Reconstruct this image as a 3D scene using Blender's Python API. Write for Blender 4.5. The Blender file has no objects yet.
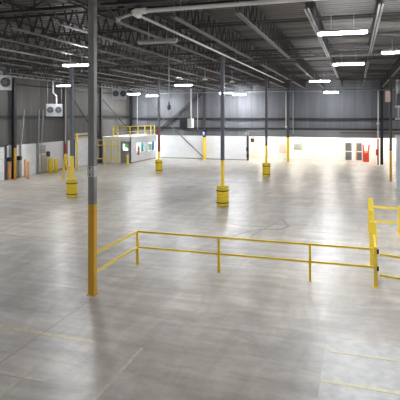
import bpy, bmesh, math, random
from mathutils import Vector, Matrix
random.seed(7)
SC = bpy.context.scene
COL = SC.collection

# ------------------------------------------------------------------ materials
MATS = {}
def mat(name, col, rough=.5, metal=0., emis=None, es=0., var=.0, scale=(3, 3, 3), bump=0.):
    if name in MATS: return MATS[name]
    m = bpy.data.materials.new(name); m.use_nodes = True
    nt = m.node_tree; b = nt.nodes['Principled BSDF']
    b.inputs['Base Color'].default_value = (*col, 1)
    b.inputs['Roughness'].default_value = rough
    b.inputs['Metallic'].default_value = metal
    if emis:
        b.inputs['Emission Color'].default_value = (*emis, 1)
        b.inputs['Emission Strength'].default_value = es
    if var:
        tc = nt.nodes.new('ShaderNodeTexCoord'); mp = nt.nodes.new('ShaderNodeMapping')
        mp.inputs['Scale'].default_value = scale
        n = nt.nodes.new('ShaderNodeTexNoise'); n.inputs['Scale'].default_value = 1.; n.inputs['Detail'].default_value = 5
        mr = nt.nodes.new('ShaderNodeMapRange')
        mr.inputs['From Min'].default_value = .3; mr.inputs['From Max'].default_value = .7
        mr.inputs['To Min'].default_value = 1-var; mr.inputs['To Max'].default_value = 1+var
        mx = nt.nodes.new('ShaderNodeVectorMath'); mx.operation = 'SCALE'
        mx.inputs[0].default_value = col
        L = nt.links
        L.new(tc.outputs['Object'], mp.inputs['Vector']); L.new(mp.outputs[0], n.inputs['Vector'])
        L.new(n.outputs['Fac'], mr.inputs['Value']); L.new(mr.outputs[0], mx.inputs['Scale'])
        L.new(mx.outputs[0], b.inputs['Base Color'])
        if bump:
            bp = nt.nodes.new('ShaderNodeBump'); bp.inputs['Strength'].default_value = bump
            L.new(n.outputs['Fac'], bp.inputs['Height']); L.new(bp.outputs[0], b.inputs['Normal'])
    MATS[name] = m
    return m

class NB:
    """tiny node builder"""
    def __init__(s, m): s.nt = m.node_tree; s.b = s.nt.nodes['Principled BSDF']
    def n(s, t, **k):
        x = s.nt.nodes.new(t)
        for a, v in k.items(): setattr(x, a, v)
        return x
    def l(s, a, b): s.nt.links.new(a, b)
    def noise(s, src, scale, detail=4, rough=.5):
        mp = s.n('ShaderNodeMapping'); mp.inputs['Scale'].default_value = scale; s.l(src, mp.inputs['Vector'])
        x = s.n('ShaderNodeTexNoise'); x.inputs['Scale'].default_value = 1; x.inputs['Detail'].default_value = detail
        x.inputs['Roughness'].default_value = rough
        s.l(mp.outputs[0], x.inputs['Vector']); return x.outputs['Fac']
    def rng(s, v, a, b, c, d):
        x = s.n('ShaderNodeMapRange')
        for i, q in zip(('From Min', 'From Max', 'To Min', 'To Max'), (a, b, c, d)): x.inputs[i].default_value = q
        s.l(v, x.inputs['Value']); return x.outputs[0]
    def math(s, op, a, b=None):
        x = s.n('ShaderNodeMath', operation=op)
        for i, q in enumerate((a, b)):
            if q is None: continue
            if isinstance(q, (int, float)): x.inputs[i].default_value = q
            else: s.l(q, x.inputs[i])
        return x.outputs[0]
    def mix(s, f, a, b):
        x = s.n('ShaderNodeMix', data_type='RGBA')
        s.l(f, x.inputs[0]) if not isinstance(f, (int, float)) else None
        for i, q in ((6, a), (7, b)):
            if isinstance(q, tuple): x.inputs[i].default_value = (*q, 1)
            else: s.l(q, x.inputs[i])
        return x.outputs[2]
    def scale(s, colr, f):
        x = s.n('ShaderNodeVectorMath', operation='SCALE')
        if isinstance(colr, tuple): x.inputs[0].default_value = colr
        else: s.l(colr, x.inputs[0])
        s.l(f, x.inputs['Scale']); return x.outputs[0]

def floor_mat():
    m = mat('polished_concrete', (.4, .39, .37), .3); k = NB(m)
    o = k.n('ShaderNodeTexCoord').outputs['Object']
    def dn(scale, detail, rough, dist, rot=0):
        mp = k.n('ShaderNodeMapping'); mp.inputs['Scale'].default_value = scale; mp.inputs['Rotation'].default_value = (0, 0, rot); k.l(o, mp.inputs['Vector'])
        x = k.n('ShaderNodeTexNoise'); x.inputs['Scale'].default_value = 1; x.inputs['Detail'].default_value = detail
        x.inputs['Roughness'].default_value = rough; x.inputs['Distortion'].default_value = dist
        k.l(mp.outputs[0], x.inputs['Vector']); return x.outputs['Fac']
    big = dn((.10, .08, 1), 4, .6, .3)
    swirl = dn((.35, .9, 1), 5, .62, 1.6, .5)
    swirl2 = dn((1.3, .35, 1), 5, .6, 1.1, -.6)
    fine = dn((4, 6, 1), 6, .7, .4)
    wipe = dn((.25, 2.6, 1), 4, .6, .5, .12)
    c = k.mix(k.rng(big, .38, .62, 0, 1), (.52, .468, .40), (.53, .50, .465))
    f = k.math('MULTIPLY', k.rng(swirl, .35, .65, .85, 1.12), k.rng(fine, .3, .7, .90, 1.08))
    f = k.math('MULTIPLY', f, k.rng(swirl2, .35, .65, .87, 1.12))
    f = k.math('MULTIPLY', f, k.rng(wipe, .35, .65, .87, 1.10))
    k.l(k.scale(c, f), k.b.inputs['Base Color'])
    k.b.inputs['Roughness'].default_value = .34
    k.b.inputs['Specular IOR Level'].default_value = .44
    bp = k.n('ShaderNodeBump'); bp.inputs['Strength'].default_value = .30; bp.inputs['Distance'].default_value = .02
    k.l(dn((1.6, 2.4, 1), 4, .55, .6), bp.inputs['Height']); k.l(bp.outputs[0], k.b.inputs['Normal'])
    return m

def panel_mat(name, axis, width, col, lo=.82, hi=1.14, streak=.12):
    m = mat(name, col, .62); k = NB(m)
    o = k.n('ShaderNodeTexCoord').outputs['Object']
    sp = k.n('ShaderNodeSeparateXYZ'); k.l(o, sp.inputs[0])
    t = k.math('DIVIDE', sp.outputs[axis], width)
    wn = k.n('ShaderNodeTexWhiteNoise', noise_dimensions='1D'); k.l(k.math('FLOOR', t), wn.inputs['W'])
    f = k.rng(wn.outputs[0], 0, 1, lo, hi)
    st = k.noise(o, (2.5, .2, .25) if axis == 0 else (.2, 2.5, .25), 5, .6)
    f = k.math('MULTIPLY', f, k.rng(st, .3, .7, 1-streak, 1+streak))
    fr = k.math('ABSOLUTE', k.math('SUBTRACT', k.math('FRACT', t), .5))
    f = k.math('MULTIPLY', f, k.rng(fr, .47, .49, 1, .72))
    k.l(k.scale(col, f), k.b.inputs['Base Color'])
    return m

M = dict(
    floor=floor_mat(),
    backwall=panel_mat('grey_insulated_panel', 0, 1.5, (.165, .17, .186), .72,  1.15, .14),
    leftwall=panel_mat('brown_grey_panel', 1, 1.3, (.13, .123, .114), .68, 1.2, .24),
    white=mat('white_painted_wall', (.88, .885, .89), .5, var=.04, scale=(1.2, 1.2, 2.5)),
    cream=mat('cream_white_wall', (.88, .86, .80), .5, var=.03),
    deck=mat('roof_deck', (.12, .109, .10), .55, .1, var=.45, scale=(.12, 2.4, 1)),
    joist=mat('grey_primer_steel', (.05, .046, .045), .5, .2, var=.1),
    chord=mat('light_grey_steel', (.18, .168, .163), .45, .2, var=.08),
    darksteel=mat('dark_steel', (.03, .03, .033), .5, .2, var=.1),
    column=mat('column_grey_paint', (.25, .245, .235), .45, .1, var=.06),
    bluegrey=mat('column_blue_grey_paint', (.13, .135, .16), .45, .1, var=.06),
    yellow=mat('safety_yellow', (1.0, .74, .08), .38, var=.06),
    orangeyel=mat('amber_yellow', (.68, .37, .03), .4, var=.06),
    guard=mat('yellow_plastic', (.75, .55, .02), .35, var=.05),
    black=mat('black_rubber', (.02, .02, .02), .6),
    darkgrey=mat('dark_grey_metal', (.07, .07, .075), .5),
    brownred=mat('oxide_red_paint', (.22, .06, .06), .5, var=.1),
    red=mat('signal_red', (.65, .045, .02), .4, var=.05),
    redorange=mat('orange_red_plastic', (.80, .13, .03), .4, var=.05),
    orange=mat('orange_bollard_paint', (.80, .40, .19), .45, var=.06),
    pipe=mat('off_white_pipe', (.88, .86, .82), .4, .0, var=.06),
    ypipe=mat('gas_pipe_yellow', (.55, .47, .28), .4, var=.06),
    heater=mat('heater_casing', (.34, .345, .35), .4, .3, var=.05),
    galv=mat('galvanised_steel', (.42, .42, .42), .35, .6, var=.08),
    housing=mat('fixture_housing', (.42, .40, .37), .45, .0),
    lit=mat('lit_diffuser', (.9, .9, .9), .4, emis=(.93, .96, 1.0), es=260),
    litwarm=mat('warm_lit_diffuser', (.9, .9, .9), .4, emis=(1.0, .94, .85), es=68),
    litoffice=mat('office_lamp', (.9, .9, .9), .4, emis=(.9, .97, 1.0), es=45),
    unlit=mat('unlit_diffuser', (.60, .57, .52), .4),
    patch=mat('pale_concrete_patch', (.58, .56, .52), .36, var=.2, scale=(4, 4, 4)),
    tapey=mat('worn_yellow_paint', (.74, .68, .44), .4, var=.12, scale=(8, 8, 8)),
    tapep=mat('faded_tan_paint', (.60, .55, .45), .4, var=.10, scale=(8, 8, 8)),
    taper=mat('faded_red_paint', (.46, .31, .29), .4, var=.10, scale=(8, 8, 8)),
    skid=mat('tyre_mark', (.30, .285, .27), .36, var=.25, scale=(4, 4, 4)),
    door=mat('grey_door_paint', (.30, .31, .32), .45, var=.04),
    dockdoor=mat('white_dock_door', (.85, .86, .87), .35, var=.04),
    curtain=mat('pale_door_curtain', (.84, .85, .87), .3, var=.08, scale=(1, 2, 6)),
    teal=mat('teal_sheet', (.06, .42, .36), .5), blue=mat('blue_sheet', (.10, .28, .62), .5),
    pale=mat('pale_sheet', (.62, .74, .78), .5), green=mat('green_sheet', (.35, .60, .28), .5),
    sign=mat('white_placard', (.55, .55, .53), .5), pink=mat('pale_pink_panel', (.70, .52, .45), .5),
    beige=mat('beige_panel', (.62, .54, .46), .5, var=.05), concrete=mat('kerb_concrete', (.36, .34, .32), .6, var=.08),
)
def glass():
    m = mat('window_glass', (.75, .85, .85), .05); b = m.node_tree.nodes['Principled BSDF']
    b.inputs['Transmission Weight'].default_value = 1.; b.inputs['IOR'].default_value = 1.1
    return m
M['glass'] = glass()

# ------------------------------------------------------------------ mesh builder
class MB:
    def __init__(s): s.bm = bmesh.new()
    def box(s, x0, x1, y0, y1, z0, z1, bev=0):
        r = bmesh.ops.create_cube(s.bm, size=1.0)
        mt = Matrix.Translation(((x0+x1)/2, (y0+y1)/2, (z0+z1)/2)) @ Matrix.Diagonal((abs(x1-x0), abs(y1-y0), abs(z1-z0), 1))
        bmesh.ops.transform(s.bm, matrix=mt, verts=r['verts'])
        if bev:
            ed = {e for v in r['verts'] for e in v.link_edges}
            bmesh.ops.bevel(s.bm, geom=list(ed), offset=bev, segments=2, affect='EDGES')
        return s
    def bar(s, p, q, w, h=None, up=(0, 0, 1)):
        """square-section bar from p to q; w across, h along up"""
        h = h or w; p = Vector(p); q = Vector(q); d = (q-p); L = d.length; d.normalize()
        u = Vector(up)
        if abs(d.dot(u)) > .98: u = Vector((0, 1, 0))
        sd = d.cross(u).normalized(); u = sd.cross(d).normalized()
        R = Matrix((sd, d, u)).transposed().to_4x4()
        r = bmesh.ops.create_cube(s.bm, size=1.0)
        bmesh.ops.transform(s.bm, matrix=Matrix.Translation((p+q)/2) @ R @ Matrix.Diagonal((w, L, h, 1)), verts=r['verts'])
        return s
    def tube(s, p, q, r, seg=12, r2=None):
        p = Vector(p); q = Vector(q); d = q-p
        R = d.to_track_quat('Z', 'Y').to_matrix().to_4x4()
        bmesh.ops.create_cone(s.bm, cap_ends=True, segments=seg, radius1=r, radius2=r if r2 is None else r2, depth=d.length,
                              matrix=Matrix.Translation((p+q)/2) @ R)
        return s
    def ball(s, p, r, sz=1):
        bmesh.ops.create_uvsphere(s.bm, u_segments=12, v_segments=8, radius=r, matrix=Matrix.Translation(p) @ Matrix.Diagonal((1, 1, sz, 1)))
        return s
    def path(s, pts, r, seg=10):
        for a, b in zip(pts, pts[1:]): s.tube(a, b, r, seg)
        for a in pts[1:-1]: s.ball(a, r*1.02)
        return s
    def lathe(s, prof, seg=24, c=(0, 0)):
        rings = []
        for r, z in prof:
            rings.append([s.bm.verts.new((c[0]+r*math.cos(2*math.pi*i/seg), c[1]+r*math.sin(2*math.pi*i/seg), z)) for i in range(seg)])
        for a, b in zip(rings, rings[1:]):
            for i in range(seg): s.bm.faces.new((a[i], a[(i+1) % seg], b[(i+1) % seg], b[i]))
        s.bm.faces.new(rings[0][::-1]); s.bm.faces.new(rings[-1]); return s
    def quad(s, pts):
        s.bm.faces.new([s.bm.verts.new(p) for p in pts]); return s
    def build(s, name, material, parent=None, smooth=False):
        me = bpy.data.meshes.new(name)
        bmesh.ops.recalc_face_normals(s.bm, faces=s.bm.faces)
        s.bm.to_mesh(me); s.bm.free()
        if smooth:
            for p in me.polygons: p.use_smooth = len(p.vertices) == 4
        me.materials.append(material)
        o = bpy.data.objects.new(name, me); COL.objects.link(o)
        if parent: o.parent = parent
        return o

def tag(o, label, cat, group=None, kind=None):
    o['label'] = label; o['category'] = cat
    if group: o['group'] = group
    if kind: o['kind'] = kind
    return o
def thing(name, label, cat, loc=(0, 0, 0), rz=0, group=None):
    o = bpy.data.objects.new(name, None); COL.objects.link(o)
    o.location = loc; o.rotation_euler = (0, 0, rz); o.empty_display_size = .2
    return tag(o, label, cat, group)
def struct(o, label=None):
    o['kind'] = 'structure'
    if label: o['label'] = label
    return o
CH = {}
def copy_tree(root, loc, label, rz=None, group=None):
    if root.name not in CH:
        ch = {}
        for o in COL.objects:
            if o.parent: ch.setdefault(o.parent.name, []).append(o)
        CH[root.name] = ch
    ch = CH[root.name]
    def cp(o, par):
        c = o.copy(); COL.objects.link(c)
        if par: c.parent = par
        for k in ch.get(o.name, []): cp(k, c)
        return c
    c = cp(root, None); c.location = loc; c['label'] = label
    if rz is not None: c.rotation_euler = (0, 0, rz)
    if group: c['group'] = group
    return c

# ------------------------------------------------------------------ dimensions (metres; x across the bays, y along them)
XL, XR, YB, YN = -24.6, 20.4, 50.5, -14.0
ZD = 8.25
GY = [-1.8, 11.3, 24.4, 37.4, 50.5]

# ------------------------------------------------------------------ the setting
struct(MB().box(XL-.3, XR+.3, YN-.3, 53.6, -.3, 0).build('floor', M['floor']), 'grey polished concrete floor with scuffs and faint reflections')
dk = MB()                                   # fluted deck, flutes along x
prof = []; y = YN-.2
while y < YB+.2:
    prof += [(y, ZD), (y+.10, ZD), (y+.13, ZD+.05), (y+.27, ZD+.05)]; y += .30
for (a, za), (b, zb) in zip(prof, prof[1:]):
    dk.quad([(XL-.2, a, za), (XR+.2, a, za), (XR+.2, b, zb), (XL-.2, b, zb)])
dk.box(XL-.2, XR+.2, YN-.2, YB+.3, ZD+.06, ZD+.2)
struct(dk.build('ceiling', M['deck']), 'underside of corrugated metal roof deck')
struct(MB().box(XL-.25, XL, YN, YB+.25, 2.5, ZD+.05).build('wall_left', M['leftwall']), 'brown grey panelled upper left wall')
struct(MB().box(XL-.25, XL+.04, YN, YB, 0, 2.5).build('wall_left_base', M['white']), 'white painted lower part of left wall')
struct(MB().box(XL, XR, YB, YB+.25, 2.55, ZD+.05).build('wall_back', M['backwall']), 'grey panelled upper back wall')
struct(MB().box(XL, -10.95, YB-.04, YB+.25, 0, 2.55).build('wall_back_base', M['white']), 'white painted lower part of back wall')
struct(MB().box(XR, XR+.25, YN, YB+.25, 0, ZD+.05).build('wall_right', M['white']))
struct(MB().box(XL, XR, YN-.25, YN, 0, ZD+.05).build('wall_front', M['white']))
# recess below the back wall
struct(MB().box(-11.15, 12.2, 53.2, 53.4, 0, 3.1).build('wall_recess', M['cream']), 'bright cream wall at the back of the low recess')
struct(MB().box(-11.2, -10.95, YB+.25, 53.4, 0, 3.1).build('wall_recess_left', M['cream']))
struct(MB().box(12.0, 12.2, YB+.25, 53.4, 0, 3.1).build('wall_recess_right', M['cream']))
struct(MB().box(-11.15, 12.2, YB+.25, 53.4, 3.1, 3.25).build('ceiling_recess', M['cream']))
struct(MB().box(12.2, XR, YB-.04, YB+.25, 0, 2.55).build('wall_back_end', M['white']))
# header over the recess: ribbed band and rust-toned beam
hd = MB()
for i in range(5): hd.box(-10.95, 12.2, YB-.10-.03*(i % 2), YB, 2.55+i*.15, 2.70+i*.15)
struct(hd.build('trim_1', mat('ribbed_header', (.22, .225, .235), .5, var=.06)), 'grey ribbed header band above the recess')
struct(MB().box(XL+.1, 12.2, YB-.16, YB, 3.28, 3.46).build('trim_2', M['darksteel']), 'lower dark horizontal girt on back wall')
struct(MB().box(XL+.1, XR, YB-.16, YB, 4.28, 4.50).build('trim_3', M['darksteel']), 'upper dark horizontal girt on back wall')
struct(MB().box(-1.5, 12.2, YB-.24, YB-.2, 2.98, 3.10).build('trim_4', mat('rusty_beam', (.16, .09, .07), .6, var=.1)), 'rust brown strip on header')
struct(MB().box(XL, XL+.2, YN, YB-.3, 4.52, 4.74).build('trim_5', M['darksteel']), 'dark horizontal girt on left wall')
struct(MB().box(XL, XL+.16, YN, YB-.3, 7.0, 7.15).build('trim_6', M['darksteel']), 'dark eave girt on left wall')
struct(MB().box(XL, XL+.08, YN, YB-.3, 0, .12).build('baseboard_left', M['concrete']))
struct(MB().box(XL+3.4, -10.95, YB-.09, YB-.04, 0, .10).build('baseboard_back', M['concrete']))
# partition on the right
struct(MB().box(2.48, 14, 33.6, 33.8, 0, 3.36).build('wall_partition', mat('bluish_white_panel', (.62, .65, .70), .4, var=.04)), 'bluish white partition wall at right edge')
struct(MB().box(2.44, 14, 33.56, 33.84, 3.36, 3.46).build('trim_7', M['beige']), 'beige capping on right partition')

# ------------------------------------------------------------------ roof steel: joist girders, joists, bridging
XB = [-24.6, -15.6, -6.6, 2.4, 11.4]
def zig(mb, a, b, z0, z1, axis, off, step, w):
    n = int((b-a)/step); s = (b-a)/n
    for i in range(n):
        p, q = a+i*s, a+(i+1)*s; za, zb = (z0, z1) if i % 2 else (z1, z0)
        P = (off, p, za) if axis == 1 else (p, off, za); Q = (off, q, zb) if axis == 1 else (q, off, zb)
        mb.bar(P, Q, w)
def girder(L):
    t = thing('roof_girder', '', 'roof girder', group='roof girders between the columns')
    MB().box(.02, L-.02, -.09, -.02, -.12, 0).box(.02, L-.02, .02, .09, -.12, 0).build('top_chord', M['joist'], t)
    MB().box(.3, L-.3, -.09, -.02, -.50, -.42).box(.3, L-.3, .02, .09, -.50, -.42).build('bottom_chord', M['joist'], t)
    w = MB(); zig(w, .12, L-.12, -.45, -.04, 0, 0, .9, .04)
    for i in range(1, 5): w.bar((i*L/5, 0, -.45), (i*L/5, 0, -.05), .035)
    w.build('web', M['joist'], t); return t
bayx = ['between left wall and left column line', 'between left and middle column lines', 'just right of the middle column line', 'at the far right of the roof']
bayy = ['over the nearest tall column', 'over the second row of columns', 'over the third row of columns']
g0 = girder(9.0); first = True
for j, gy in enumerate(GY[1:4]):
    for i in range(4):
        lb = 'truss girder %s, %s' % (bayy[j], bayx[i])
        if first: g0.location = (XB[i], gy, 8.06); g0['label'] = lb; first = False
        else: copy_tree(g0, (XB[i], gy, 8.06), lb)
def joist(L):
    t = thing('roof_joist', '', 'roof joist', group='open-web roof joists')
    MB().box(-.055, -.012, .03, L-.03, .74, .79).box(.012, .055, .03, L-.03, .74, .79).build('top_chord', M['joist'], t)
    MB().box(-.062, -.018, 1.25, L-1.25, 0, .045).box(.018, .062, 1.25, L-1.25, 0, .045).build('bottom_chord', M['chord'], t)
    w = MB(); zig(w, 1.3, L-1.3, .03, .76, 1, 0, .33, .04)
    w.bar((0, .25, .76), (0, 1.3, .03), .035).bar((0, L-.25, .76), (0, L-1.3, .03), .035)
    w.build('web', M['joist'], t)
    MB().box(-.06, .06, .03, .22, .68, .74).build('seat', M['joist'], t); MB().box(-.06, .06, L-.22, L-.03, .68, .74).build('seat', M['joist'], t)
    return t
ordn = ['first', 'second', 'third', 'fourth', 'fifth', 'sixth', 'seventh', 'eighth', 'ninth', 'tenth', 'eleventh']
bayn = ['nearest roof bay', 'second roof bay', 'third roof bay', 'bay against the back wall']
j0 = None
for b in range(4):
    L = GY[b+1]-GY[b]
    for k in range(-9, 8):
        x = -6.6+1.8*k
        if b == 0 and not (-15.7 < x < 3): continue
        where = 'on' if k == 0 else ('%s %s of' % (ordn[abs(k)-1], 'right' if k > 0 else 'left'))
        lb = 'roof joist %s the middle column line, %s' % (where, bayn[b])
        if j0 is None: j0 = joist(L); j0.location = (x, GY[b], 7.42); j0['label'] = lb
        else:
            c = copy_tree(j0, (x, GY[b], 7.42), lb)
for b in range(4):
    for i, fr in enumerate((.22, .5, .78)):
        yy = GY[b]+13.05*fr
        if yy < 6: continue
        o = MB().bar((XL+.1, yy, 7.50), (6.3, yy, 7.50), .035).bar((XL+.1, yy, 8.14), (6.3, yy, 8.14), .05, .07).build('bridging_angle', M['joist'])
        tag(o, 'crosswise roof bridging, %s row %s' % (('front', 'middle', 'rear')[i], bayn[b]), 'bridging', 'crosswise bridging under the roof')

# ------------------------------------------------------------------ columns
def column(x, y, label, m_top, z_y=2.4, top=8.04, red=None, w=.17, m_low=None):
    t = thing('steel_column', label, 'column', (x, y, 0), group='free-standing roof columns'); h = w/2
    zz = red[0] if red else z_y
    MB().box(-h, h, -h, h, red[1] if red else z_y, top-.02, .008).build('shaft', m_top, t)
    MB().box(-h, h, -h, h, .015, zz, .008).build('painted_base', m_low or M['yellow'], t)['label'] = 'yellow painted lower part of column'
    if red: MB().box(-h, h, -h, h, red[0], red[1], .008).build('painted_band', M['brownred'], t)['label'] = 'dark red painted band of column'
    MB().box(-.12, .12, -.12, .12, 0, .015).build('base_plate', m_low or M['yellow'], t)
    MB().box(-.14, .14, -.14, .14, top-.02, top).build('cap_plate', m_top, t)
    return t
near = column(-6.6, 11.3, 'nearest tall grey column with amber yellow base and small white placards', M['column'], 2.38, w=.175, m_low=M['orangeyel'])
column(-15.6, 24.4, 'blue grey column with yellow base, furthest left of the free-standing columns', M['bluegrey'], 2.4)
column(-6.6, 24.4, 'column in the middle of the floor directly behind the long yellow railing', M['bluegrey'], 2.4)
column(-6.6, 37.4, 'far column right of the middle one, standing before the cream recess', M['darkgrey'], 2.4)
column(-15.6, 37.4, 'far column with dark red band beside the white office', M['bluegrey'], 2.4, red=(1.75, 3.7))
column(2.4, 37.4, 'far right dark column with amber base, next to the white partition', mat('dark_brown_paint', (.06, .045, .04), .5), 2.2, m_low=M['orangeyel'])
column(2.4, 24.4, 'column of the right line beyond the right edge', M['column'], 2.4)
def placard(z, marks, lb):
    t = thing('placard', lb, 'sign', (-6.6, 11.3-.0875, z))
    MB().box(-.10, .095, -.012, 0, -.068, .068, .003).box(.0955, .0985, -.012, .17, -.068, .068).build('plate', M['sign'], t)
    k = MB()
    for x0, x1, z0, z1 in marks: k.box(x0, x1, -.014, -.012, z0, z1)
    k.build('mark', M['darkgrey'], t); return t
placard(3.318, [(-.06, .0, .025, .05), (-.05, -.01, .0, .025), (-.04, -.02, -.03, .0)], 'upper small white placard with dark wedge mark on the nearest column')
placard(3.172, [(-.04, -.01, -.045, .045), (.06, .08, -.045, .045)], 'lower small white placard with dark bar marks on the nearest column')

def col_guard():
    t = thing('column_guard', '', 'column guard', group='yellow ribbed column guards')
    pr = []; z = .0
    while z < 1.02: pr += [(.30, z+.005), (.32, z+.03), (.32, z+.115), (.30, z+.14)]; z += .15
    pr += [(.27, 1.06), (.11, 1.07)]
    MB().lathe(pr, 20).build('shell', M['guard'], t, True)
    for zz in (.20, .82):
        MB().lathe([(.305, zz-.03), (.33, zz-.026), (.33, zz+.026), (.305, zz+.03)], 20).build('strap', M['black'], t, True)
    return t
cg = col_guard(); cg.location = (-6.6, 24.4, .015); cg['label'] = 'round yellow guard with black straps around the column behind the long railing'
copy_tree(cg, (-15.6, 24.4, .015), 'round yellow guard with black straps around the leftmost free-standing column')
copy_tree(cg, (-6.6, 37.4, .015), 'round yellow guard around the far column in front of the cream recess')
copy_tree(cg, (-15.6, 37.4, .015), 'round yellow guard around the far column beside the white office')
copy_tree(cg, (2.4, 24.4, .015), 'round yellow guard beyond the right edge')

def wall_col(x, y, label, m, ybase=0, d='y', top=8.1):
    t = thing('wall_column', label, 'wall column', (x, y, 0), group='steel columns standing against the walls')
    def H(z0, z1, mm, nm):
        k = MB()
        if d == 'y': k.box(-.13, .13, -.13, -.11, z0, z1).box(-.13, .13, .11, .13, z0, z1).box(-.008, .008, -.11, .11, z0, z1)
        else: k.box(-.13, -.11, -.13, .13, z0, z1).box(.11, .13, -.13, .13, z0, z1).box(-.11, .11, -.008, .008, z0, z1)
        return k.build(nm, mm, t)
    if ybase: H(0, ybase, M['yellow'], 'painted_base')['label'] = 'yellow painted lower part'
    H(ybase, top, m, 'shaft')
wall_col(-15.6, 50.15, 'grey wall column with yellow foot at the end of the white back wall bracing', M['darkgrey'], 2.4)
wall_col(-6.6, 50.05, 'grey column with yellow foot standing in the recess opening', M['darkgrey'], 2.5)
wall_col(2.4, 50.05, 'dark column near the right edge of the back wall', M['darksteel'])
wall_col(-24.35, 50.15, 'dark column in the far left corner behind the office', M['darksteel'])
wall_col(-24.3, 30.25, 'dark steel column on the left wall beside the plain white dock door', M['darksteel'], d='x')
wall_col(-24.3, 37.0, 'dark steel column on the left wall near the red riser pipe', M['darkgrey'], d='x')
wall_col(-24.3, 43.2, 'dark steel column on the left wall behind the office', M['darkgrey'], d='x')
pil = thing('door_jamb', 'dark jamb with small boxes between white back wall and cream recess', 'post', (-10.85, 50.3, 0))
MB().box(-.1, .1, -.1, .1, 0, 2.55).build('post', M['darkgrey'], pil)
MB().box(-.13, .13, -.2, -.1, 1.0, 1.4).box(-.1, .14, -.18, -.1, .35, .7).build('control_box', M['black'], pil)
MB().box(-.16, .16, -.42, -.1, 2.7, 3.0).build('lamp_box', M['galv'], pil)
tag(MB().box(-10.5, -10.15, 50.05, 50.35, 1.95, 2.35, .02).build('junction_box', M['darkgrey']), 'small dark box hung at the left end of the recess opening', 'box')

# bracing
def brace(a, b, label, m, dbl=0, w=.1):
    k = MB()
    if dbl: k.bar((a[0], a[1], a[2]+dbl), (b[0], b[1], b[2]+dbl), .05, w).bar((a[0], a[1], a[2]-dbl), (b[0], b[1], b[2]-dbl), .05, w)
    else: k.bar(a, b, .05, w)
    tag(k.build('brace', m), label, 'brace', 'diagonal wall braces')
brace((-24.08, 50.24, .4), (-15.8, 50.24, 7.3), 'dark double diagonal brace rising to the right on the back wall', M['darksteel'], .13)
brace((-24.08, 50.32, 7.6), (-15.8, 50.32, .25), 'diagonal brace falling to the right across the back wall behind the office', mat('mid_grey_steel', (.15, .15, .155), .5))
brace((-24.2, 37.4, 6.8), (-24.2, 43.0, 2.1), 'diagonal brace on the left wall above the pale roll-up door', M['darksteel'], w=.12)
brace((-24.2, 43.4, 6.4), (-24.2, 50.0, 2.75), 'diagonal brace on the left wall above the office roof', M['darksteel'], w=.12)

# ------------------------------------------------------------------ light fixtures
def fixture(lit, name='light_fixture'):
    t = thing(name, '', 'light fixture')
    k = MB()
    prf = [(-.07, .0), (-.10, .03), (-.045, .085), (.045, .085), (.10, .03), (.07, .0)]
    vs = [[k.bm.verts.new((sx, a, b)) for a, b in prf] for sx in (-.66, .66)]
    n = len(prf)
    for i in range(n): k.bm.faces.new((vs[0][i], vs[0][(i+1) % n], vs[1][(i+1) % n], vs[1][i]))
    k.bm.faces.new(vs[0][::-1]); k.bm.faces.new(vs[1])
    k.build('housing', M['housing'], t)
    MB().box(-.64, .64, -.068, .068, -.045, -.001, .015).build('diffuser', lit, t)
    MB().tube((-.3, 0, .085), (-.3, 0, .5), .008, 6).tube((.3, 0, .085), (.3, 0, .5), .008, 6).build('hanger', M['galv'], t)
    return t
f0 = fixture(M['lit'])
G = 'lit strip lights under the roof'
lights = [(-.35, 13.92, 7, 'large bright strip light at top right, nearest of the lit ones'),
 (-.3, 22.4, 7, 'bright strip light below and behind the large top right one'),
 (-2.27, 32.7, 7, 'third bright strip light going back along the right side'),
 (-2.2, 47.3, 6.94, 'furthest strip light on the right side, close to the back wall'),
 (1.55, 18.74, 7, 'bright strip light cut by the right edge of the view'),
 (-12.0, 19.1, 7, 'bright strip light just left of the nearest tall column'),
 (-20.9, 31.7, 7, 'small strip light furthest left, beyond the left column'),
 (-12.16, 33.9, 7, 'bright strip light above the grey box heater'),
 (-22.0, 46.0, 7, 'small strip light beside the far twin-fan heater'),
 (-20.8, 48.0, 6.88, 'small strip light above the office railing near the back wall'),
 (-12.35, 46.9, 7, 'small far strip light left of the middle column top'),
 (-11.3, 48.3, 6.9, 'small far strip light right of the middle column top'),
 (-18.5, 14.0, 7, 'added fill strip light beyond the left edge, second bay'),  # from here to the list end: unseen fixtures added as fill light
 (8.0, 14.0, 7, 'added fill strip light beyond the right edge, second bay'),
 (-22.3, 23.6, 7, 'added fill strip light just beyond the left edge near the fan heater'),
 (-9.5, -3.0, 7, 'added fill strip light behind the viewer at left'),
 (-2.5, -1.0, 7, 'added fill strip light behind the viewer in the middle'),
 (9.5, 28.0, 7, 'added fill strip light beyond the right edge, third bay'),
 (9.5, 44.0, 7, 'added fill strip light beyond the right partition'),
 (4.0, -3.0, 7, 'added fill strip light behind the viewer at right')]
for i, (x, y, z, lb) in enumerate(lights):
    if i == 0: f0.location = (x, y, z); f0['label'] = lb; f0['group'] = G
    else: copy_tree(f0, (x, y, z), lb, group=G)
u = fixture(M['unlit']); u.location = (-5.87, 13.95, 7.0); u['label'] = 'unlit beige strip light hanging to the right of the nearest column'
rl = fixture(M['litwarm'])
rl.location = (-9.2, 51.9, 2.6); rl['label'] = 'warm strip light inside the recess, leftmost'; rl['group'] = 'warm lights in the recess'
for x, lb in ((-6, 'second from left'), (-2.8, 'middle one'), (.4, 'second from right'), (3.6, 'rightmost'), (7.2, 'beyond the right edge')):
    copy_tree(rl, (x, 51.9, 2.6), 'warm strip light inside the recess, '+lb)

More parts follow.
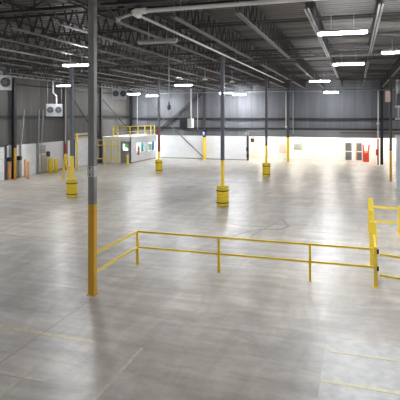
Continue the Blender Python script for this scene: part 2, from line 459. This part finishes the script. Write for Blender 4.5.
# ------------------------------------------------------------------ pipes
p = thing('overhead_pipe', 'long off-white pipe turning a corner under the roof', 'pipe', (-5.3, 10.92, 7.28))
MB().path([(7.6, 0, 0), (.25, 0, 0)], .052).build('cross_run', M['pipe'], p, True)
MB().path([(0, .2, 0), (0, 26.8, 0)], .036).build('long_run', M['pipe'], p, True)
MB().path([(.4, 0, 0), (.15, .0, 0), (.02, .12, 0), (0, .45, 0)], .08).build('elbow', M['pipe'], p, True)
MB().path([(.05, .1, 0), (-.32, -.05, -.16)], .045).tube((-.29, -.04, -.15), (-.38, -.07, -.18), .07).build('branch', M['galv'], p, True)
for yy in range(3, 26, 4): MB().tube((0, yy, .04), (0, yy, .85), .008, 6).build('hanger', M['galv'], p)
for xx in (1.3, 4.3, 6.8): MB().tube((xx, 0, .06), (xx, 0, .85), .008, 6).build('hanger', M['galv'], p)
tag(MB().box(-6.02, -5.82, 11.6, 11.8, 7.55, 8.22).build('drop_duct', M['joist']), 'short dark duct drop left of the pipe elbow', 'duct')
tag(MB().path([(-24.1, -2, 7.62), (-24.1, 49.9, 7.62)], .06).build('gas_pipe', M['ypipe'], smooth=True), 'yellowish pipe running along the top of the left wall', 'pipe')
tag(MB().path([(-23.9, 49.6, 7.2), (12, 49.6, 7.2)], .035).build('sprinkler_pipe', M['galv'], smooth=True), 'pale pipe running across the top of the back wall', 'pipe')
r = thing('riser_pipe', 'tall pale riser pipe with red lower part by the left wall', 'pipe', (-24.0, 36.54, 0))
MB().tube((0, 0, 2.3), (0, 0, 7.4), .06).build('upper_pipe', mat('pinkish_pipe', (.55, .48, .47), .4), r, True)
MB().tube((0, 0, 0), (0, 0, 2.3), .085).tube((0, 0, .9), (.0, 0, 1.15), .14).tube((0, 0, 1.9), (0, 0, 2.0), .13).build('red_pipe', mat('dark_red_pipe', (.33, .03, .03), .4), r, True)
r = thing('riser_pipe', 'pale riser with white valves and red foot on the back wall near the right', 'pipe', (2.05, 49.7, 0))
MB().tube((0, 0, 2.5), (0, 0, 7.15), .05).build('upper_pipe', M['pipe'], r, True)
MB().ball((0, 0, 3.1), .13).ball((0, 0, 3.95), .15).build('valve', M['sign'], r, True)
MB().tube((0, 0, .0), (0, 0, 2.5), .07).build('red_pipe', mat('pinkish_red', (.55, .10, .10), .4), r, True)
MB().box(-.2, .0, -.12, .12, .9, 1.5, .03).build('valve_box', M['red'], r)
tag(MB().tube((-6.75, 49.6, 3.4), (-6.75, 49.6, 7.15), .04).ball((-6.75, 49.6, 3.6), .12).build('wall_pipe', M['pipe'], smooth=True), 'pale vertical pipe on the back wall above the yellow footed column', 'pipe', 'vertical pipes on the back wall')
tag(MB().tube((-6.1, 50.2, 2.9), (-6.1, 50.2, 7.15), .025).build('wall_pipe', M['pipe'], smooth=True), 'thin conduit right of the yellow footed column', 'pipe', 'vertical pipes on the back wall')
tag(MB().tube((-16.2, 49.6, 3.3), (-16.2, 49.6, 7.15), .025).build('wall_pipe', M['pipe'], smooth=True), 'thin conduit between the box heater and the back wall column', 'pipe', 'vertical pipes on the back wall')
tag(MB().tube((-23.3, 49.6, 3.7), (-23.3, 49.6, 7.15), .03).build('wall_pipe', M['pipe'], smooth=True), 'thin conduit in the far left corner above the office', 'pipe', 'vertical pipes on the back wall')
b = thing('blue_lamp', 'small blue light with white bracket on the back wall column', 'light', (-15.6, 49.95, 2.75))
MB().box(-.05, .05, -.04, .04, -.15, .25).build('bracket', M['sign'], b)
MB().ball((0, -.1, .1), .1, 1.5).build('lens', mat('blue_lens', (.15, .25, .8), .3, emis=(.25, .35, 1), es=1.2), b, True)

# hanging cord drop
d = thing('pendant_switch', 'dark switch box hanging on a long pale cord from the roof', 'pendant', (-7.9, 20.1, 5.1))
MB().tube((0, 0, .25), (0, 0, 2.95), .02, 8).build('cord', M['galv'], d, True)
MB().box(-.075, .075, -.06, .06, -.1, .1, .02).tube((0, 0, .1), (0, 0, .22), .025).ball((0, 0, -.11), .04).build('switch_box', M['darkgrey'], d)
# small pendants
def pend(x, y, z, lb):
    t = thing('small_pendant', lb, 'pendant', (x, y, z), group='small unlit pendants under the roof')
    MB().tube((0, 0, .1), (0, 0, .75), .015, 6).build('rod', M['galv'], t)
    MB().lathe([(.20, 0), (.17, .04), (.05, .12), (.03, .14)], 14).build('shade', M['pipe'], t, True)
pend(-9.17, 29.6, 7.0, 'left of two small unlit pendants above the middle of the hall')
pend(-7.97, 31.9, 6.98, 'right of two small unlit pendants above the middle of the hall')

# ------------------------------------------------------------------ heaters
def twin_heater(loc, rz, label, w=1.2, h=.85, zc=7.4, n=2):
    t = thing('fan_heater', label, 'heater', loc, rz, 'fan heaters hanging by the left wall')
    MB().box(-w/2, w/2, -.25, .35, 0, h, .02).build('casing', M['heater'], t)
    rr = min(h*.34, w/n*.40)
    for i in range(n):
        cx = -w/2+w*(i+.5)/n
        f = MB().tube((cx, -.30, h*.52), (cx, -.25, h*.52), rr, 24).build('fan_grille', M['black'], t)
        k = MB().tube((cx, -.335, h*.52), (cx, -.30, h*.52), rr*.28, 14)
        for a in range(5):
            an = a*2*math.pi/5; k.bar((cx, -.31, h*.52), (cx+rr*.85*math.cos(an), -.31, h*.52+rr*.85*math.sin(an)), .02, rr*.3)
        k.build('fan_blade', M['darkgrey'], f)
    MB().box(-w/2, w/2, -.27, -.25, 0, h*.1).build('drip_tray', M['galv'], t)
    dz = zc-loc[2]
    MB().path([(.15, .1, h), (.15, .1, h+.35*(dz-h)), (-.1, .1, h+.5*(dz-h)), (-.1, .1, dz)], .06).build('flue', M['galv'], t, True)
    MB().tube((-w/2+.08, .2, h), (-w/2+.08, .2, dz), .01, 6).tube((w/2-.08, .2, h), (w/2-.08, .2, dz), .01, 6).build('hanger', M['galv'], t)
    return t
twin_heater((-22.2, 32.3, 4.68), math.radians(32), 'twin-fan heater hanging low in the middle of the left wall', 1.2, .95)
twin_heater((-20.9, 40.6, 6.28), math.radians(27), 'twin-fan heater hanging high beside the far left strip light', 1.35, .95, 7.45)
twin_heater((-21.5, 25.35, 6.35), math.radians(38), 'fan heater at the left edge of the view, high under the roof', 1.5, .92, 7.9)
t = thing('box_heater', 'grey box heater with white end panel hanging from a white pipe', 'heater', (-16.6, 47.2, 3.5))
MB().box(-.62, .22, -.4, .4, 0, .90, .01).build('casing', M['darkgrey'], t)
MB().box(.22, .66, -.4, .4, -.03, .94, .01).build('end_panel', M['dockdoor'], t)['label'] = 'white end panel'
sl = MB()
for i in range(6): sl.box(-.57, .17, -.42, -.40, .1+i*.14, .14+i*.14)
sl.build('louvre', M['joist'], t)
MB().tube((.48, 0, .94), (.48, 0, 4.0), .09).build('vent_pipe', M['pipe'], t, True)

# ------------------------------------------------------------------ left wall doors and things
dd = struct(MB().box(XL+.04, XL+.10, 26.6, 29.45, .02, 2.45).build('door_1', M['dockdoor']), 'plain white dock door at left edge')
kk = MB()
for i in range(4): kk.box(XL+.10, XL+.115, 26.7, 29.35, .55+i*.5, .57+i*.5)
struct(kk.build('panel_line', M['sign'], dd))
fr = MB().box(XL+.04, XL+.2, 29.45, 29.6, 0, 2.6).box(XL+.04, XL+.2, 26.45, 26.6, 0, 2.6).box(XL+.04, XL+.2, 26.45, 29.6, 2.45, 2.6)
struct(fr.build('door_frame', M['darkgrey'], dd))
d2 = MB()
for i in range(9): d2.box(XL+.04, XL+.10, 31.3, 33.15, .03+i*.27, .27+i*.27, .015)
d2 = struct(d2.build('door_2', M['dockdoor']), 'white ribbed dock door on left wall')
struct(MB().box(XL+.04, XL+.16, 31.1, 31.3, 0, 2.5).box(XL+.04, XL+.16, 33.15, 33.3, 0, 2.5).build('door_frame', M['galv'], d2))
for y0, dx, dy, lb in ((31.15, .8, -.15, 'leaning pale door track rising left above the ribbed dock door'), (33.3, .08, .0, 'upright pale door track right of the ribbed dock door'), (33.65, .4, .0, 'leaning pale door track furthest right of the ribbed dock door')):
    tag(MB().bar((XL+.22, y0, 0), (XL+.22, y0, 2.5), .07).bar((XL+.22, y0, 2.5), (XL+.22+dx*.5, y0+dy, 5.2), .07).build('door_track', M['galv']), lb, 'door track', 'pale tracks of the ribbed dock door')
d3 = MB().box(XL+.04, XL+.12, 38.7, 41.3, .03, 2.75)
for i in range(10): d3.box(XL+.12, XL+.14, 38.7, 41.3, .2+i*.26, .23+i*.26)
d3 = struct(d3.build('door_3', M['curtain']), 'pale roll-up door behind the left column')
struct(MB().box(XL+.04, XL+.5, 38.5, 41.5, 2.9, 3.1, .02).box(XL+.04, XL+.4, 38.5, 41.5, 2.62, 2.8, .02).build('roll_housing', M['beige'], d3))
struct(MB().box(XL+.04, XL+.2, 38.5, 38.7, 0, 2.7).box(XL+.04, XL+.2, 41.3, 41.45, 0, 2.7).build('door_frame', M['darkgrey'], d3))
tag(MB().box(XL+.04, XL+.14, 33.85, 34.6, .1, 1.5, .02).build('wall_panel', M['beige']), 'beige panel on the left wall behind the yellow bollards', 'panel')
tag(MB().box(XL+.04, XL+.3, 34.5, 34.8, 1.3, 1.75, .05).build('hose_reel', M['darkgrey']), 'dark box on the left wall just above the pair of yellow bollards', 'box')
nt = thing('notice_board', 'white speckled notice sheet on the left wall right of the ribbed door', 'sign', (XL+.05, 34.05, 1.95))
MB().box(0, .02, -.4, .4, -.35, .35).build('sheet', M['sign'], nt)
mk = MB()
for i in range(22):
    a, bz = random.uniform(-.35, .3), random.uniform(-.3, .28); mk.box(.02, .024, a, a+.06, bz, bz+.05)
mk.build('mark', M['darkgrey'], nt)
def ctl(y, m, lb):
    t = thing('dock_control', lb, 'control box', (XL+.25, y, 0), group='dock controls on the left wall')
    MB().box(-.08, .08, -.12, .12, 0, 1.35, .01).build('pedestal', m, t)
    MB().box(-.12, .16, -.14, .14, 1.35, 1.65, .02).build('box', M['black'], t)
    MB().tube((0, 0, 1.65), (0, 0, 2.6), .04, 8).build('conduit', M['galv'], t)
ctl(29.81, M['orange'], 'black control box on orange stand beside the plain white dock door')
ctl(30.9, M['heater'], 'black control box on grey stand beside the ribbed dock door')
def bollard(x, y, h, rad, m, label, grp, cap=True):
    t = thing('bollard', label, 'bollard', (x, y, 0), group=grp)
    MB().lathe([(rad, 0), (rad, h-.04), (rad*.8, h-.01), (rad*.3, h)], 16).build('post', m, t, True)
    MB().tube((0, 0, 0), (0, 0, .02), rad*1.5, 16).build('base_plate', m, t)
bollard(-23.95, 29.93, 2.35, .10, M['orangeyel'], 'tall amber bollard on the left wall between two dock doors', 'bollards by the left wall')
bollard(-24.05, 31.2, 1.4, .085, M['orange'], 'orange bollard close to the left jamb of the ribbed dock door', 'bollards by the left wall')
bollard(-23.3, 30.56, 1.3, .10, M['orange'], 'orange bollard standing alone in front of the ribbed dock door', 'bollards by the left wall')
bollard(-23.9, 34.22, 1.25, .19, M['guard'], 'left of the pair of thick yellow bollards on the left wall', 'pair of thick yellow bollards')
bollard(-23.75, 34.75, 1.15, .17, M['guard'], 'right of the pair of thick yellow bollards on the left wall', 'pair of thick yellow bollards')
bollard(-22.7, 36.3, 3.2, .08, M['yellow'], 'very tall yellow bollard in front of the pale roll-up door', 'bollards by the left wall')
bollard(-20.95, 42.4, .95, .10, M['yellow'], 'short yellow bollard beside the office door', 'bollards by the office')
la = thing('step_ladder', 'yellow step ladder standing beside the leftmost free-standing column', 'ladder', (-20.3, 31.0, 0), math.radians(15))
MB().bar((-.26, -.2, 0), (-.05, -.15, 1.9), .06).bar((-.26, .2, 0), (-.05, .15, 1.9), .06).build('front_frame', M['yellow'], la)
MB().bar((.22, -.2, 0), (.0, -.15, 1.9), .06).bar((.22, .2, 0), (.0, .15, 1.9), .06).build('rear_frame', M['yellow'], la)
for i in range(5):
    f = (i+.8)/6; MB().bar((-.26+.21*f, -.2+.05*f, 1.9*f), (-.26+.21*f, .2-.05*f, 1.9*f), .08, .03).build('step', M['orangeyel'], la)
MB().box(-.12, .08, -.17, .17, 1.88, 1.92).build('top_step', M['orangeyel'], la)

# ------------------------------------------------------------------ office
of = thing('office_cabin', 'white office cabin with door, windows and flat roof in the far left corner', 'cabin', (-21.2, 43.6, 0))
def wallholes(fix, lo, hi, z1, holes, axis, th, nm, m):
    k = MB(); es = [lo]
    def b(a0, a1, c0, c1):
        if a1-a0 < .001 or c1-c0 < .001: return
        if axis == 1: k.box(fix-th, fix, a0, a1, c0, c1)
        else: k.box(a0, a1, fix, fix+th, c0, c1)
    cur = lo
    for h0, h1, a, c in holes:
        b(cur, h0, 0, z1); b(h0, h1, 0, a); b(h0, h1, c, z1); cur = h1
    b(cur, hi, 0, z1); return k.build(nm, m, of)
wallholes(0, 0, 6.5, 2.5, [(1.25, 3.45, .95, 1.98), (4.15, 6.3, .90, 1.95)], 1, .1, 'side_wall', M['white'])
wallholes(0, -3.3, 0, 2.5, [(-1.0, -.15, 0.02, 2.1)], 0, .1, 'front_wall', M['white'])
MB().box(-3.35, .06, -.06, 6.52, 2.5, 2.62).build('roof', M['white'], of)
MB().box(0, .02, 0, 6.5, 0, .1).build('skirting', M['concrete'], of)
dr = MB().box(-1.0, -.15, .02, .07, .02, 1.3).box(-1.0, -.85, .02, .07, 1.3, 2.1).box(-.3, -.15, .02, .07, 1.3, 2.1).box(-.85, -.3, .02, .07, 1.9, 2.1).build('door', M['door'], of)
MB().box(-.85, -.3, .03, .045, 1.3, 1.9).build('window_pane', M['glass'], dr)
MB().box(-.28, -.22, -.03, .02, 1.0, 1.06).build('handle', M['galv'], dr)
MB().box(-1.08, -1.0, -.03, .1, 0, 2.18).box(-.15, -.07, -.03, .1, 0, 2.18).box(-1.08, -.07, -.03, .1, 2.1, 2.18).build('door_frame', M['door'], of)
for a, c, z0, z1 in ((1.25, 3.45, .95, 1.98), (4.15, 6.3, .90, 1.95)):
    w = MB().box(-.1, .02, a, a+.06, z0, z1).box(-.1, .02, c-.06, c, z0, z1).box(-.1, .02, a, c, z0, z0+.05).box(-.1, .02, a, c, z1-.05, z1).box(-.08, .0, (a+c)/2-.02, (a+c)/2+.02, z0, z1).build('window_frame', M['dockdoor'], of)
    MB().box(-.05, -.04, a+.06, c-.06, z0+.05, z1-.05).build('pane', M['glass'], w)
MB().box(-3.3, -.3, 3.0, 3.3, 2.42, 2.49).box(-2.6, -2.0, .9, 6, 2.42, 2.49).build('inside_lamp', M['litoffice'], of)
def sheet(y0, y1, z0, z1, m, lb, off=-.16):
    tag(MB().box(-21.2+off, -21.2+off+.02, 43.6+y0, 43.6+y1, z0, z1).build('window_blind', m), lb, 'blind', 'coloured blinds behind the office windows')
sheet(2.35, 2.75, 1.0, 1.93, M['pale'], 'pale blue sheet behind the nearer office window')
sheet(2.8, 3.4, .95, 1.95, M['teal'], 'teal sheet at the right of the nearer office window')
sheet(4.25, 4.7, .95, 1.9, M['blue'], 'blue sheet at the left of the further office window')
sheet(4.8, 5.5, .95, 1.7, M['green'], 'light green sheet in the middle of the further office window')
sheet(5.55, 6.2, .95, 1.9, mat('sky_blue_sheet', (.18, .45, .80), .5), 'sky blue sheet at the right of the further office window')
tag(MB().box(-22.1, -21.55, 43.9, 43.93, 1.45, 1.95).build('door_reflection', M['green']), 'green sheet standing in for the reflection in the office door window', 'blind')  # greenish reflection in the door pane, put in as a coloured sheet
ex = thing('fire_extinguisher', 'dark red extinguisher on the office wall at the left window edge', 'extinguisher', (-21.03, 45.0, .75))
MB().lathe([(.10, 0), (.12, .05), (.12, .75), (.06, .88), (.04, .95)], 14).build('cylinder', mat('dull_red', (.38, .09, .06), .4), ex, True)
MB().box(-.03, .03, -.05, .12, .95, 1.0).path([(0, .1, .95), (0, .16, .7), (0, .14, .3)], .018).build('hose', M['black'], ex)
def railing(name, pts, label, cat, h=1.07, mid=.55, pw=.05, m=None, z=0, group=None, endposts=None, third=None, rw=None):
    """posts and rails following pts"""
    m = m or M['yellow']; rw = rw or pw*.8
    t = thing(name, label, cat, (pts[0][0], pts[0][1], z), group=group)
    P = [(a-pts[0][0], b-pts[0][1]) for a, b in pts]
    for i, (a, b) in enumerate(P):
        if endposts and i in endposts: continue
        MB().box(a-pw/2, a+pw/2, b-pw/2, b+pw/2, 0, h-.0, .004).build('post', m, t)
        MB().box(a-pw*.75, a+pw*.75, b-pw*.75, b+pw*.75, 0, .012).build('base_plate', m, t)
    for nm, zz in (('top_rail', h-rw/2), ('mid_rail', mid)) + ((('low_rail', third),) if third else ()):
        k = MB()
        for (a, b), (c, d) in zip(P, P[1:]): k.bar((a, b, zz), (c, d, zz), rw)
        k.build(nm, m, t)
    return t
railing('roof_railing', [(-23.2, 43.75), (-22.7, 43.75), (-21.35, 43.75), (-21.35, 45.6), (-21.35, 47.3), (-21.35, 48.9), (-21.35, 49.9)], 'yellow safety railing on the roof of the white office', 'railing', 1.07, .52, .09, z=2.62)
railing('barrier_frame', [(-24.2, 42.0), (-23.15, 42.0), (-22.45, 42.05), (-21.85, 42.2)], 'tall yellow tube barrier in front of the office door', 'barrier', 2.4, 1.85, .09, third=.55)

# ------------------------------------------------------------------ recess contents
gd = struct(MB().box(-1.15, .62, 53.08, 53.2, 0, 1.98).build('door_4', M['dockdoor']), 'pale double door with grey window panes in recess')
for x in (-1.02, -.02):
    for z in (.10, 1.05):
        w = MB().box(x, x+.62, 53.05, 53.09, z, z+.84).build('pane', mat('door_pane_grey', (.11, .12, .12), .3), gd); struct(w)
struct(MB().box(-.02, .12, 53.03, 53.055, .1, 1.9).build('edge_strip', mat('faded_pink', (.6, .35, .2), .5), gd))
st = thing('red_stand', 'orange red two-pronged upright stand against the cream recess wall', 'stand', (1.0, 52.4, 0))
MB().box(-.30, .30, -.15, .15, 0, 1.05, .04).build('body', M['red'], st)
for sx in (-1, 1): MB().bar((sx*.22, 0, 1.0), (sx*.30, 0, 1.75), .14, .1).build('prong', M['red'], st)
MB().box(-.15, .15, -.16, .0, .9, 1.15, .03).build('middle_panel', M['orange'], st)['label'] = 'orange middle panel'
tag(MB().box(-8.0, -7.2, 53.1, 53.195, .65, 1.65, .02).build('cream_panel', M['beige']), 'pale beige panel on the recess wall left of the yellow footed column', 'panel')
nb = thing('wall_board', 'small grey framed board right of the yellow footed column in the recess', 'sign', (-5.95, 53.15, 1.05))
MB().box(-.45, .45, -.05, .05, 0, .65).build('board', M['heater'], nb)
MB().box(.25, .5, -.07, -.05, -.05, .85).box(-.5, .5, -.07, -.05, .62, .68).build('board_frame', mat('grey_green', (.35, .42, .30), .5), nb)
tag(MB().box(2.0, 2.35, 36.9, 37.0, 5.7, 6.5, .02).box(2.06, 2.3, 36.88, 36.9, 5.78, 6.35).build('column_sign', M['pink']), 'pinkish box mounted high on the far right column', 'box')
cn = thing('exhaust_duct', 'grey duct with round outlet hanging above the right partition', 'duct', (2.72, 35.4, 5.2))
MB().box(-.1, 1.8, -.4, .4, 0.2, 1.0, .05).build('casing', M['joist'], cn)
MB().tube((.0, 0, 1.0), (0, 0, 1.9), .12).ball((0, 0, 1.9), .13).build('outlet', M['galv'], cn, True)
MB().box(-.15, 1.9, -.42, .42, .1, .2).box(-.15, 1.9, -.42, .42, -.75, -.65).bar((.0, -.4, .1), (.0, -.4, -.7), .05).bar((1.8, -.4, .1), (1.8, -.4, -.7), .05).tube((.9, .2, 1.0), (.9, .2, 2.2), .03).build('rack', M['galv'], cn)

# ------------------------------------------------------------------ near yellow railings on the right and middle
railing('guard_railing', [(-6.6, 11.45), (-6.58, 14.02), (-3.92, 14.08), (-1.24, 14.12), (.465, 14.14)],
        'long low yellow guard railing running from the nearest column across the floor', 'railing', 1.07, .55, .075, endposts=(0, 4), rw=.055)
def heavy_post(x, y, h, w, label, hinge=False, m=None):
    t = thing('guard_post', label, 'post', (x, y, 0), group='thick yellow posts on the right')
    MB().box(-w/2, w/2, -w/2, w/2, .015, h, .012).build('post', m or M['yellow'], t)
    MB().box(-w/2-.03, w/2+.03, -w/2-.03, w/2+.03, 0, .015).build('base_plate', m or M['yellow'], t)
    if hinge:
        for z in (.53, 1.0): MB().box(w/2-.02, w/2+.03, -w/2-.03, -w/2+.03, z-.06, z+.06).build('hinge', M['black'], t)['label'] = 'black hinge'
heavy_post(.52, 14.14, 1.12, .10, 'slim yellow post ending the long railing, with black hinges', True)
heavy_post(.52, 16.0, 1.42, .20, 'nearest of the thick yellow posts behind the end of the long railing')
heavy_post(.54, 18.1, 1.40, .17, 'middle one of the thick yellow posts in line on the right')
heavy_post(.56, 20.7, 1.38, .19, 'furthest of the thick yellow posts in line on the right')
heavy_post(1.72, 20.7, 1.12, .26, 'thick yellow post at the right edge below the white partition')
railing('side_railing', [(.52, 14.22), (.54, 15.85)], 'short yellow rail joining the slim end post to the thick post behind', 'railing', 1.05, .55, .06, endposts=(0, 1))
tt = thing('cross_railing', 'far yellow double rail between two thick posts at the right edge', 'railing', (.66, 20.7, 0))
MB().bar((0, 0, 1.04), (.90, 0, 1.04), .08).build('top_rail', M['yellow'], tt); MB().bar((0, 0, .48), (.90, 0, .48), .08).build('mid_rail', M['yellow'], tt)
gt = thing('swing_gate', 'pale yellow two-bar swing gate hinged at the slim end post, right edge', 'gate', (.62, 13.9, 0), math.radians(-16))
MB().bar((0, 0, .98), (2.6, 0, .98), .055).build('top_bar', M['yellow'], gt)
MB().bar((0, 0, .42), (2.6, 0, .42), .055).build('lower_bar', M['yellow'], gt)
MB().bar((2.6, 0, .39), (2.6, 0, 1.01), .055).build('end_bar', M['yellow'], gt)

# ------------------------------------------------------------------ floor markings
def mark(name, pts, w, m, label, z=.002):
    k = MB()
    for (a, b), (c, d) in zip(pts, pts[1:]): k.bar((a, b, z), (c, d, z), w, .003)
    return tag(k.build(name, m), label, 'floor marking', 'worn lines painted on the floor')
pt = MB().box(-.60, 5.5, 2.0, 10.72, .0, .002).build('floor_patch', M['patch']); struct(pt, 'paler concrete slab patch at bottom right')
mark('painted_line', [(-.50, 10.02), (4.5, 10.02)], .07, M['tapey'], 'upper of two yellow lines on the pale slab patch at bottom right', .004)
mark('painted_line', [(-.59, 8.86), (4.5, 8.86)], .10, M['tapey'], 'lower of two yellow lines on the pale slab patch at bottom right', .004)
mark('painted_line', [(-10, 8.93), (-5.2, 8.93)], .13, mat('worn_floor_yellow', (.62,.55,.36),.4,var=.15,scale=(8,8,8)), 'long yellow line crossing the floor left of the nearest column foot')
mark('painted_line', [(-9, 7.35), (-5.25, 7.35)], .11, M['tapep'], 'short faded line at the bottom left corner', .0045)
mark('painted_line', [(-6.45, 11.0), (-6.45, 5.2)], .035, M['taper'], 'faint reddish line running toward the viewer from the nearest column foot')
mark('painted_line', [(-5.72, 7.78), (-5.68, 5.6)], .06, M['tapep'], 'short faded line running toward the viewer at bottom left')
mark('painted_line', [(-4.12, 9.0), (-4.12, 5.8)], .07, M['tapep'], 'faded line running toward the viewer at bottom centre')
def skid(pts, w, lb):
    k = MB(); P = [Vector((a, b, .0015)) for a, b in pts]; S = []
    for i in range(len(P)-1):
        p0, p1, p2, p3 = P[max(i-1, 0)], P[i], P[i+1], P[min(i+2, len(P)-1)]
        for q in range(6):
            t = q/6; S.append(.5*((2*p1)+(-p0+p2)*t+(2*p0-5*p1+4*p2-p3)*t*t+(-p0+3*p1-3*p2+p3)*t**3))
    S.append(P[-1]); L = []
    for i, s in enumerate(S):
        d = (S[min(i+1, len(S)-1)]-S[max(i-1, 0)]).normalized(); n = Vector((-d.y, d.x, 0)); f = math.sin(math.pi*min(max(i/(len(S)-1), .04), .96))**.4
        L.append((k.bm.verts.new(s+n*w/2*f), k.bm.verts.new(s-n*w/2*f)))
    for a, b in zip(L, L[1:]): k.bm.faces.new((a[0], a[1], b[1], b[0]))
    tag(k.build('tyre_mark', M['skid']), lb, 'floor mark', 'dark tyre scuffs on the floor')
skid([(-4.6, 18.3), (-4.2, 19.3), (-3.7, 19.9), (-3.1, 20.1), (-2.6, 20.9)], .17, 'broad dark tyre scuff sweeping right in the centre behind the railing')
skid([(-3.9, 18.4), (-3.75, 19.5), (-3.5, 20.6), (-3.25, 22.2)], .10, 'narrow tyre scuff running away from the viewer across the broad one')
skid([(-3.25, 22.2), (-2.95, 21.5), (-2.75, 20.7), (-3.1, 19.9)], .14, 'short curved tyre scuff at the far end of the narrow one')
skid([(-5.2, 20.6), (-4.6, 20.3), (-3.8, 20.5), (-3.0, 21.2)], .09, 'thin tyre scuff beyond the broad one')

# ------------------------------------------------------------------ camera and world
cd = bpy.data.cameras.new('camera'); cam = bpy.data.objects.new('camera', cd); COL.objects.link(cam)
cam.location = (0, 0, 4.7); cam.rotation_euler = (math.radians(90), 0, math.radians(17.8))
cd.sensor_width = 36; cd.lens = 485/400*36; cd.shift_y = -84/400
cd.clip_end = 200
SC.camera = cam
w = bpy.data.worlds.new('world'); SC.world = w; w.use_nodes = True
w.node_tree.nodes['Background'].inputs[0].default_value = (.5, .55, .6, 1); w.node_tree.nodes['Background'].inputs[1].default_value = .1
SC.view_settings.view_transform = 'Standard'; SC.view_settings.look = 'None'
SC.view_settings.exposure = 0.86; SC.view_settings.gamma = 1
